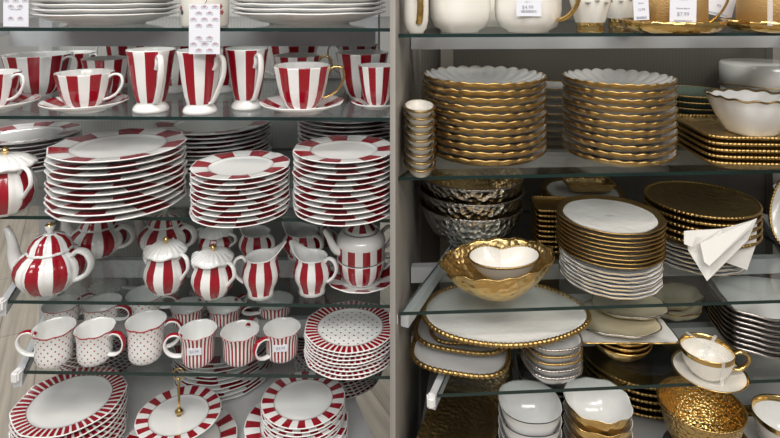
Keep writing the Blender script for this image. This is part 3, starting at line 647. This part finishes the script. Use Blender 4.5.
# square beaded trays
sq = sup(7, .85)
def sqtray(name, hw, h, rimm, body, out, nb, rb, seg=128):
    pr = [(0, .0015), (hw*.80, .0015), (hw*.84, 0), (hw*.88, .003), (hw*.97, h*.7), (hw, h), (hw-.002, h+.0005), (hw*.93, h*.6), (hw*.84, .005), (0, .005)]
    return turn(name, pr, [body], seg, out), ringbeads('beaded_rim', hw, h, [rimm], nb, rb, out)
me, bd = sqtray('serving_tray', .108, .014, goldrim, bronze, sq, 104, .0032)
for i in range(5):
    o = tag(obj('serving_tray', me, None, (PX(708, 1.01)+.130, 1.115, z+.0004+.0115*(4-i)), R(-3)), 'square antique gold tray with beaded rim, %s in stack under white bowl' % (ORD[i] if i < 4 else 'bottom one'), 'tray', 'square gold trays under the white bowl')
    obj('beaded_rim', bd, o)
zt = z+.0004+.046+.0055
Y = 1.10; r = 36/F*Y; h = PZ(96, Y)-zt
g = thing('serving_bowl', 'white squarish bowl with wavy gold rim standing on gold trays', 'bowl', (PX(751, Y), Y, zt+.0008), R(10))
pr = [(0, .03), (.46, .03), (.48, 0), (.54, 0), (.58, .06), (.80, .45), (.94, .8), (.99, .97), (1.02, 1.0), (1.0, 1.03), (.96, .97), (.9, .8), (.75, .45), (.5, .12), (0, .1)]
wv = lambda t, k, q, zz: (1+.02*sin(14*t)*(k > 6 and k < 11), .0016*sin(14*t+.6)*(k in (7, 8, 9, 10)))
obj('body', turn('bowl', [(a*r, b*h) for a, b in pr], [white, bronzesm], 140, sup(3), wv, lambda i, k: 1 if 7 <= k <= 9 else 0), g)
# ribbon canisters at the back
for px, hh, lab in ((766, .095, 'white round box with painted black bow at back right'),):
    Y = 1.38; r = 40/F*Y if px < 790 else .05; g = put('round_box', lab, 'box', px, Y, z+(.11 if px < 790 else .0)*0, 0)
    hh2 = PZ(63, Y)-z if px < 790 else hh
    obj('body', turn('box', [(0, 0), (r*.97, 0), (r, .002), (r, hh2*.62), (0, hh2*.62)], [white], 64), g)
    obj('lid', turn('lid', [(0, hh2*.62), (r*1.03, hh2*.62), (r*1.03, hh2*.98), (r, hh2), (0, hh2)], [white, ink], 64, circ, None, None), g)
    obj('ribbon_band', sweep('band', [(r*1.035*cos(q*pi/24), r*1.035*sin(q*pi/24), hh2*.66+.004*sin(q*pi/12)) for q in range(48)], [bronzesm], .0012, .0012, 1, 6, closed=True), g)
    for s in (-1, 1):
        q = obj('painted_bow', sweep('bow', [(0, 0), (s*.006, .004), (s*.009, 0), (s*.006, -.003), (0, 0), (s*.005, -.009)], [ink], .0007, .0004, 3, 6), g, (-.006, -r*1.035, hh2*.84)); q.rotation_euler = (0, 0, 0)

z = ZR[2]
# hammered silver bowls
r = .115; Y = 1.285; X = PX(471, Y)
pr = [(0, .02), (.38, .02), (.40, 0), (.46, 0), (.50, .05), (.78, .36), (.92, .68), (.985, .95), (1.0, 1.0), (.985, 1.01), (.96, .95), (.89, .68), (.74, .38), (.4, .1), (0, .08)]
h = .088
rim = ringbeads('twisted_rim', r, h, [silversm], 70, .0020)
bme = turn('bowl', [(a*r, b*h) for a, b in pr], [silver, bronze], 96, circ, None, lambda i, k: 1 if k >= 9 else 0)
for i in range(3):
    o = tag(obj('hammered_bowl', bme, None, (X, Y, z+.0004+.031*(2-i)), i), 'hammered silver bowl with bronze inside, %s of three nested bowls' % ['topmost', 'middle', 'bottom'][i], 'bowl', 'nested hammered silver bowls')
    obj('twisted_rim', rim, o)
# gold bowl and heart bowl
Y = 1.065; r = 55/F*Y; h = PZ(258, Y)-z
ov = lambda t: (cos(t)*(1+.05*cos(2*t)), .80*sin(t))
pr = [(0, .04), (.34, .04), (.36, 0), (.42, 0), (.46, .05), (.72, .36), (.90, .72), (.98, .96), (1.0, 1.0), (.985, 1.02), (.95, .95), (.86, .68), (.68, .38), (.38, .12), (0, .10)]
wv = lambda t, k, q, zz: (1+.012*sin(11*t)*(k > 5), (h*.16*cos(t)+.0016*sin(15*t))*(q/r)**2*(k > 4))
tag(obj('serving_bowl', turn('bowl', [(a*r, b*h) for a, b in pr], [goldm, bronze, goldsm], 120, ov, wv, lambda i, k: 1 if k > 9 else (2 if k in (8, 9) else 0)), None, (PX(497, Y), Y, z+.0004), R(4)), 'wide oval polished gold bowl holding a heart-shaped cream bowl', 'bowl')
r2 = 37/F*Y; h2 = .034
pr = [(0, .04), (.5, .04), (.52, 0), (.58, 0), (.62, .06), (.86, .5), (.98, .95), (1.0, 1.0), (.98, 1.02), (.95, .95), (.82, .5), (.55, .16), (0, .12)]
hb = tag(obj('heart_bowl', turn('bowl', [(a*r2, b*h2) for a, b in pr], [cream], 96, heart), None, (PX(501, Y)+.001, Y+.004, z+.034), R(-10)), 'cream heart-shaped bowl with beaded gold rim inside the gold bowl', 'bowl')
hb.rotation_euler = (0, -.09, R(-12))
obj('beaded_rim', ringbeads('beaded_rim', r2, h2, [bronzesm], 56, .0021, heart), hb)
# central stack
Y = 1.115
zt = stack('ripplewhite', 611, 252.5, Y, 104, 7, z, 'white wavy plate with thin gold edge', 'lower half of central stack', 0, 'plate')
stack('ripple', 611, 214, Y, 110, 9, zt+.001, 'white rippled plate with wide gold rim', 'upper half of central stack', 0, 'plate')
def flourish(parent, s, zz, x0=0, y0=0):
    for i, a in enumerate((-2, -1, 0, 1, 2)):
        q = obj('printed_mark', sweep('mark', [(a*.3*s+.16*s*cos(u*pi/5), .35*s*sin(u*pi/5)*(1.2-.3*abs(a)), 0) for u in range(10)], [greyink], .00035, .0002, 1, 4, closed=True), parent, (x0, y0, zz))
_top = [o for o in bpy.data.objects if o.get('label', '').startswith('white rippled plate with wide gold rim, topmost')][0]
flourish(_top, .010, .0585*.099); _top['label'] = 'white rippled plate with gold rim and small grey mark, topmost of central stack'
# square gold plates left of central stack
sq2 = sup(8, 1)
me, bd = sqtray('square_plate', .042, .009, goldrim, goldrim, sq2, 44, .0026, 96)
for i in range(9):
    o = tag(obj('square_plate', me, None, (PX(554, 1.25), 1.25, z+.0004+.0106*(8-i)), R(-4)), 'small square gold plate, %s between silver bowls and central stack' % (ORD[i] if i < 8 else 'bottom one'), 'plate', 'small square gold plates')
    obj('beaded_rim', bd, o)
zt = stack('ripple', 583, 190, 1.375, 84, 8, z, 'gold-banded white plate', 'back stack beneath the small bronze tray', 0, 'plate')
me, bd = sqtray('serving_tray', .055, .016, goldrim, bronze, sup(6, .6), 60, .003)
o = tag(obj('serving_tray', me, None, (PX(588, 1.375), 1.375, zt+.002)), 'small dark bronze tray on top of the back plate stack', 'tray'); obj('beaded_rim', bd, o)
# bronze rope-edged chargers on cream plates with tissue
Y = 1.205
zc = stack('ripplewhite', 697, 233, Y, 106, 6, z, 'cream plate wrapped with tissue', 'stack supporting bronze chargers', 0, 'plate')
r = 58/F*Y/math.sqrt(1+(313/580)**2); X = PX(703, Y)*(1-(r/Y)**2)
diam = pbr('woven_antique_gold', (.50, .37, .17), .4, 1, 0, 1, 60, 'voronoi')
pr = [(0, .012), (.55, .012), (.57, 0), (.62, 0), (.66, .03), (.95, .075), (1.0, .10), (.98, .105), (.93, .09), (.6, .05), (0, .045)]
me = turn('charger', [(a*r, b*r) for a, b in pr], [diam], 96); bd = ringbeads('rope_rim', r, .10*r, [goldrim], 84, .0034)
ztop = PZ(199, Y)-.1*r
nn = 5; sp = (ztop-zc-.002)/(nn-1)
print('CHARGER', sp, r)
for i in range(nn):
    o = tag(obj('charger_plate', me, None, (X, Y, zc+.003+sp*(nn-1-i))), 'round antique gold charger with rope rim, %s in stack above tissue' % (ORD[i] if i < 4 else 'bottom one'), 'plate', 'round antique gold chargers')
    obj('rope_rim', bd, o)
def sheet(name, pts, label, th=.0006, mat=paper, cat='tissue paper'):
    v = [(PX(a, Y_), Y_, PZ(b, Y_)) for a, b, Y_ in pts]; c = Vector((0, 0, 0))
    for q in v: c += Vector(q)/len(v)
    n = (Vector(v[1])-Vector(v[0])).cross(Vector(v[2])-Vector(v[0])).normalized()*th
    vv = [tuple(Vector(q)-c+n) for q in v]+[tuple(Vector(q)-c-n) for q in v]; k = len(v)
    f = [tuple(range(k)), tuple(range(2*k-1, k-1, -1))]+[(i, k+i, k+(i+1) % k, (i+1) % k) for i in range(k)]
    return tag(obj(name, mesh(name, vv, f, [mat], None, False), None, tuple(c)), label, cat)
sheet('tissue_paper', [(686, 231, 1.085), (722, 229, 1.08), (757, 219, 1.10), (748, 240, 1.085), (707, 281, 1.05), (688, 250, 1.07)], 'white folded tissue hanging to a point below the bronze chargers')
sheet('tissue_paper', [(700, 243, 1.062), (757, 218, 1.085), (753, 226, 1.08), (709, 266, 1.040), (704, 262, 1.045)], 'narrow folded strip of white tissue in front of the hanging point')
sheet('tissue_paper', [(728, 238, 1.11), (757, 222, 1.125), (756, 244, 1.115), (747, 270, 1.10), (724, 262, 1.10)], 'white tissue corner at the right below the bronze chargers')
sheet('tissue_paper', [(684, 231, 1.068), (698, 231, 1.068), (692, 247, 1.058), (684, 244, 1.06)], 'small folded white tissue flap below the bronze chargers')
# plastic-wrapped beaded platter leaning at the far right
Y = 1.24
pl = tag(obj('serving_platter', dish('platter', .085, .6, .014, bronzesm, body=white), None, (PX(800, Y), Y, z+.085)), 'white platter with gold beaded rim leaning at the right end', 'platter')
pl.rotation_euler = (0, -1.15, .5); obj('beaded_rim', ringbeads('beaded_rim', .085, .014, [goldrim], 60, .0035, ell(.6)), pl)
tag(obj('bowl', dish('bowl', .06, 1, .07, bronzesm, body=white), None, (PX(802, 1.40), 1.40, z+.0004)), 'white bowl at the back beyond the leaning platter', 'bowl')

z = ZR[3]
# big oval platter on two beaded square platters
org = lambda t: (cos(t)*(1+.03*cos(3*t+1)), .70*sin(t)*(1+.03*sin(2*t)))
Y = 1.135
pme, pbd = sqtray('platter', .090, .012, goldrim, white, sup(3.2, .92), 62, .0046)
for i, (px, Y_, zz, lab) in enumerate(((461, 1.115, z+.0004, 'white rounded square platter with thick gold beads, lower of two on lowest shelf'), (463, 1.150, z+.0190, 'white rounded square platter with thick gold beads, upper of two on lowest shelf'))):
    o = tag(obj('serving_platter', pme, None, (PX(px, Y_), Y_, zz), R(-14)), lab, 'platter', 'beaded square platters'); obj('beaded_rim', pbd, o)
sm, sb = sqtray('plate', .047, .010, goldrim, white, sup(2.6, .95), 36, .0040)
o = tag(obj('small_plate', sm, None, (PX(455, 1.13), 1.13, z+.0190+.0065)), 'small white plate with gold beads tucked under the big oval platter', 'plate'); obj('beaded_rim', sb, o)
zt = z+.0750; Y = 1.105
rr = 81/F*Y
pr = [(0, .004), (rr*.6, .004), (rr*.62, 0), (rr*.66, 0), (rr*.9, .006), (rr, .014), (rr-.002, .0155), (rr*.9, .011), (rr*.75, .008), (0, .008)]
o = tag(obj('oval_platter', turn('platter', pr, [textw], 128, org), None, (PX(503, Y), Y-.006, zt), R(2)), 'large oval white platter with a gold beaded edge under lowest glass', 'platter')
o['label'] = 'large oval white platter with thick gold beaded edge'
obj('beaded_rim', ringbeads('beaded_rim', rr, .0145, [goldrim], 96, .0048, org), o)
# small beaded bowls
Y = 1.055; r = .050
gold_b = ringbeads('beaded_rim', r, .0225, [goldrim], 52, .0022, sup(2.6)); silv_b = ringbeads('beaded_rim', r, .0225, [silversm], 52, .0022, sup(2.6))
dme = dish('small_bowl', r, 1, .022, silversm, outl=sup(2.6), body=white)
for i in range(5):
    rim_ = 'pewter' if i in (0, 3, 4) else 'gold'
    o = tag(obj('small_bowl', dme, None, (PX(551, Y), Y, z+.0004+.0122*(4-i)), R(8)), 'small white bowl with beaded %s rim, %s below big oval platter' % (rim_, ORD[i] if i < 4 else 'bottom one'), 'bowl', 'small beaded bowls'); obj('beaded_rim', silv_b if rim_ == 'pewter' else gold_b, o)
# square platter with smoky plates
Y = 1.15
gb = dish('gold_bowl', .058, 1, .026, goldsm, body=goldm)
for i in range(3):
    tag(obj('gold_bowl', gb, None, (PX(620, 1.12), 1.12, z+.0004+.0095*(2-i))), 'shallow gold bowl, %s of three under the square white platter' % ['topmost', 'middle', 'bottom'][i], 'bowl', 'shallow gold bowls')
zt = z+.048
pr = [(0, .002), (.074, .002), (.076, 0), (.080, .001), (.093, .008), (.094, .0095), (.091, .010), (.082, .005), (0, .004)]
o = tag(obj('square_platter', turn('platter', pr, [white, goldm], 160, sup(14, .92), lambda t, k, q, zz: (1+.004*sin(22*t)*(q > .085), 0), lambda i, k: 1 if 3 <= k <= 5 else 0), None, (PX(613, 1.135), 1.135, zt)), 'white square platter with rope-like gold edge under smoky plates', 'platter')
for px, Y_, dz, r_, lab in ((616, 1.12, .0075, .078, 'amber-tinted plate with irregular brown edge, lower of two on square platter'), (628, 1.15, .0205, .070, 'amber-tinted plate with irregular brown edge, upper of two on square platter')):
    wv = lambda t, k, q, zz, a=r_: (1+(.05*sin(3*t+a*50)+.02*sin(8*t))*(q > .5*a), .0008*sin(9*t)*(q > .9*a))
    pr = [(0, .001), (r_*.5, .001), (r_*.52, 0), (r_*.9, .002), (r_, .008), (r_-.0015, .0095), (r_*.88, .005), (r_*.5, .0035), (0, .0035)]
    o = tag(obj('tinted_plate', turn('plate', pr, [smoke, bronzesm], 120, ell(.85), wv), None, (PX(px, Y_), Y_, zt+dz+.001)), lab, 'plate', 'amber-tinted plates')
    obj('painted_edge', sweep('edge', [(r_*cos(q*pi/60)*wv(q*pi/60, 5, r_, 0)[0], .85*r_*sin(q*pi/60)*wv(q*pi/60, 5, r_, 0)[0], .0088) for q in range(120)], [silversm], .0016, .0012, 1, 6, closed=True), o)
Y = 1.235
shell = lambda t: (cos(t)*(1+.05*cos(7*t)), .72*sin(t)*(1+.05*cos(7*t)))
for i, (px, Y_, dz, lab) in enumerate(((674, 1.245, .0, 'frilly shell-shaped tinted dish with gold edge, lower of two'), (676, 1.25, .016, 'frilly shell-shaped tinted dish with gold edge, upper of two'))):
    r_ = .060
    o = tag(obj('shell_dish', dish('shell', r_, 1, .020, goldrim, outl=shell, body=smoke, seg=112), None, (PX(px, Y_), Y_, z+.0004+dz+.02), .4*i), lab, 'dish', 'frilly tinted dishes')
    if i == 0: o.location.z = z+.0004
    else: o.location.z = z+.0220
    obj('gold_edge', sweep('edge', [(r_*shell(q*pi/70)[0], r_*shell(q*pi/70)[1], .0205) for q in range(140)], [goldrim], .0014, .0012, 1, 6, closed=True), o)
# gold-banded cup and saucer
Y = 1.045; rs = 38/F*Y/math.sqrt(1+(318/580)**2)*1.04
pr = [(0, .03), (.42, .03), (.44, 0), (.5, 0), (.53, .04), (.8, .10), (.985, .19), (1, .21), (.98, .215), (.93, .19), (.8, .14), (.56, .08), (.5, .06), (0, .06)]
tag(obj('saucer', turn('saucer', [(a*rs, b*rs) for a, b in pr], [cream, goldsm], 96, circ, None, lambda i, k: 1 if 6 <= k <= 8 else 0), None, (PX(709, Y), Y, z+.0004)), 'cream saucer with gold rim overhanging the lowest glass shelf', 'saucer')
zb = z+.062*rs+.001; r = 27.5/F*Y/1.10; h = PZ(347, Y)-zb
g = thing('teacup', 'cream teacup with broad gold band and crossed tape strips', 'cup', (PX(707, Y), Y, zb), R(-8))
pr = [(0, .05), (.38, .05), (.40, 0), (.50, 0), (.52, .06), (.74, .22), (.90, .5), (.97, .80), (1.0, .97), (.99, 1.0), (.96, .98), (.93, .82), (.86, .5), (.68, .24), (0, .12)]
obj('bowl', turn('cup', [(a*r, b*h) for a, b in pr], [cream, goldsm], 96, circ, None, lambda i, k: 1 if 7 <= k <= 10 else 0), g)
obj('handle', sweep('handle', [(.95*r, .82*h), (1.25*r, .92*h), (1.55*r, .78*h), (1.48*r, .48*h), (1.15*r, .28*h), (.82*r, .30*h)], [goldsm], .0030, .0050, 6, 10), g)
for a, dx in ((.5, 0), (-.6, .004)):
    q = obj('tape', boxm('tape', -.0028, .0028, -r*1.0, r*1.0, 0, .0004, plastic), g, (dx, 0, h+.0012+.0006*(a > 0))); q.rotation_euler = (0, 0, a)
q = obj('tape', boxm('tape', -.0028, .0028, -.0003, .0003, -h*.9, 0, plastic), g, (.010, -r*.99, h)); q.rotation_euler = (.14, 0, .1)
# silver-edged wavy trays
wo = sup(9, 1.0)
def wob(t, k, q, zz):
    f = (q/.098)**6
    return (1+.02*sin(9*t)*f, .0040*sin(5*t+.8)*f)
hw = .098; pr = [(0, .001), (hw*.80, .001), (hw*.84, 0), (hw*.97, .007), (hw, .010), (hw-.0015, .0112), (hw*.95, .008), (hw*.84, .003), (0, .003)]
tme = turn('tray', pr, [silversm, white], 160, wo, wob, lambda i, k: 1 if k >= 7 else 0)
ed = sweep('rim', [tuple((hw*wo(q*pi/80)[0]*wob(q*pi/80, 0, hw, 0)[0], hw*wo(q*pi/80)[1]*wob(q*pi/80, 0, hw, 0)[0], .0105+wob(q*pi/80, 0, hw, 0)[1])) for q in range(160)], [silversm], .0018, .0022, 1, 6, closed=True)
for i in range(8):
    o = tag(obj('wavy_tray', tme, None, (PX(755, 1.07)+.090, 1.18, z+.0004+.0100*(7-i)), R(-9)), 'white tray with thick wavy silver rim, %s in right-hand stack' % (ORD[i] if i < 7 else 'bottom one'), 'tray', 'wavy silver-rimmed trays'); obj('silver_rim', ed, o)

z = BR
# long hammered trays on the deck
lt = sup(9, 2.6)
pr = [(a*1.12, b) for a, b in [(0, .002), (.048, .002), (.05, 0), (.053, .003), (.057, .02), (.062, .024), (.061, .0265), (.054, .022), (.050, .006), (0, .005)]]
tm = turn('tray', pr, [bronze], 200, lt, lambda t, k, q, zz: (1+.012*sin(31*t)*(q > .062), .0012*sin(37*t)*(q > .062)))
for i, lab in enumerate(('long hammered antique gold tray on deck, upper of two beside side panel', 'long hammered antique gold tray on deck, lower of two beside side panel')):
    o = tag(obj('long_tray', tm, None, (.158, 1.17, z+.0004+.030*(1-i)+.0), R(-20)), lab, 'tray', 'long hammered gold trays')
# white bowls with thin dark rim
def nest(px, py, Y, wpx, n, hb, sp, ou, inn, rimm, outl, lab, gr, name='bowl', rz=0, wob=None):
    r = wpx/2/F*Y/math.sqrt(1+((px-390)/F)**2); zt = 1.5-(py+10)/F*(Y*Y-r*r)/Y; X = PX(px, Y)*(1-(r/Y)**2); z0 = zt-hb-sp*(n-1)
    print('NEST', lab, 'r', round(r, 3), 'z0', round(z0, 4))
    pr = [(0, .03), (.40, .03), (.42, 0), (.48, 0), (.52, .05), (.80, .40), (.93, .75), (.985, .96), (1.0, .99), (.995, 1.0), (.965, .97), (.90, .75), (.76, .42), (.45, .13), (0, .1)]
    me = turn(name, [(a*r, b*hb) for a, b in pr], [ou, inn, rimm], 120, outl, wob, lambda i, k: 1 if k >= 9 else (2 if k in (7, 8) else 0))
    for i in range(n):
        tag(obj(name, me, None, (X, Y, max(z0, z)+.0004+sp*(n-1-i) if z0 < z else z0+sp*(n-1-i)), rz), '%s, %s' % (lab, ORD[i]+' of its stack' if i < n-1 else 'bottom of its stack'), 'bowl', gr)
    return X, Y, zt, r, z0
nest(530, 402, 1.06, 63, 4, .062, .0225, white, white, ink, sup(2.3), 'white round bowl with thin dark rim', 'white bowls with dark rim')
wv = lambda t, k, q, zz: (1+.015*sin(7*t)*(k > 5 and k < 12), .0014*sin(9*t)*(k in (6, 7, 8, 9, 10)))
nest(598, 400, 1.06, 68, 4, .062, .0225, goldm, white, goldsm, sup(2.3), 'wavy bowl gold outside and white inside', 'gold and white bowls', 'bowl', 0, wv)
# beaded bronze chargers behind
r = .125; Y = 1.30
pr = [(0, .012), (.55, .012), (.57, 0), (.62, 0), (.66, .03), (.95, .075), (1.0, .10), (.98, .105), (.93, .09), (.6, .05), (0, .045)]
me = turn('charger', [(a*r, b*r) for a, b in pr], [dark, bronzesm], 96, circ, None, lambda i, k: 1 if 4 < k < 9 else 0); bd = ringbeads('beaded_rim', r, .10*r, [goldrim], 90, .0034)
for i in range(5):
    o = tag(obj('beaded_charger', me, None, (PX(641, Y)-.006, Y, z+.0004+.0145*(4-i))), 'dark charger with gold beaded rim on deck, %s behind the gold bowl' % (ORD[i] if i < 4 else 'bottom one'), 'plate', 'dark beaded chargers'); obj('beaded_rim', bd, o)
# charcoal trays between
me, bd = sqtray('tray', .062, .012, silversm, dark, sup(5, .8), 60, .0026)
for i in range(8):
    o = tag(obj('charcoal_tray', me, None, (PX(548, 1.2), 1.20, z+.0004+.0125*(7-i)), R(-6)), 'charcoal tray with pewter edge on deck, %s behind the white bowls' % (ORD[i] if i < 7 else 'bottom one'), 'tray', 'charcoal trays behind the white bowls'); obj('beaded_rim', bd, o)
# deep hammered gold bowl on a charcoal stand
X, Y, zt, r, z0 = nest(702, 405, 1.065, 90, 1, .088, 0, hamm, hamm, goldsm, circ, 'deep hammered gold bowl below the teacup', 'x', 'hammered_bowl', .5)
gb = [o for o in bpy.data.objects if o.name.startswith('hammered_bowl') and 'below the teacup' in o.get('label', '')][0]
gb['label'] = 'deep round hammered gold bowl below the taped teacup'; del gb['group']
obj('beaded_rim', ringbeads('beaded_rim', r, .088, [goldrim], 70, .0022), gb)
q = obj('black_sticker', boxm('sticker', -.007, .007, -.014, .014, 0, .001, ink, .0004), gb, (0, -.012, .012)); q['label'] = 'black sticker'
st = thing('round_stand', 'charcoal round stand under the deep hammered gold bowl', 'stand', (X, Y, z+.0004))
hs = z0-z-.001
obj('body', turn('stand', [(0, 0), (.062, 0), (.064, .002), (.058, hs*.5), (.064, hs-.002), (.062, hs), (0, hs)], [dark], 64), st)
# square platter and bowl at right
Y = 1.10
o = tag(obj('square_platter', turn('platter', [(0, .002), (.072, .002), (.076, 0), (.098, .012), (.100, .014), (.097, .0145), (.08, .006), (0, .005)], [white, goldm], 160, sup(6, 1.1), lambda t, k, q, zz: (1+.012*sin(12*t)*(q > .09), 0), lambda i, k: 1 if k in (3, 4, 5) else 0), None, (PX(800, Y), Y, z+.0004)), 'white square platter with wavy gold edge, bottom right corner', 'platter')
for i in range(1):
    zt = z+.012; r = .058; h = .075
    tag(obj('bowl', turn('bowl', [(a*r, b*h) for a, b in [(0, .03), (.46, .03), (.48, 0), (.54, 0), (.58, .06), (.85, .45), (.97, .85), (1.0, .99), (.995, 1.0), (.96, .97), (.93, .85), (.8, .45), (.5, .12), (0, .1)]], [white, goldsm], 96, circ, None, lambda i, k: 1 if 6 <= k <= 9 else 0), None, (PX(787, 1.09), 1.09, z+.0065)), 'white round bowl with gold rim on bottom right square platter', 'bowl')
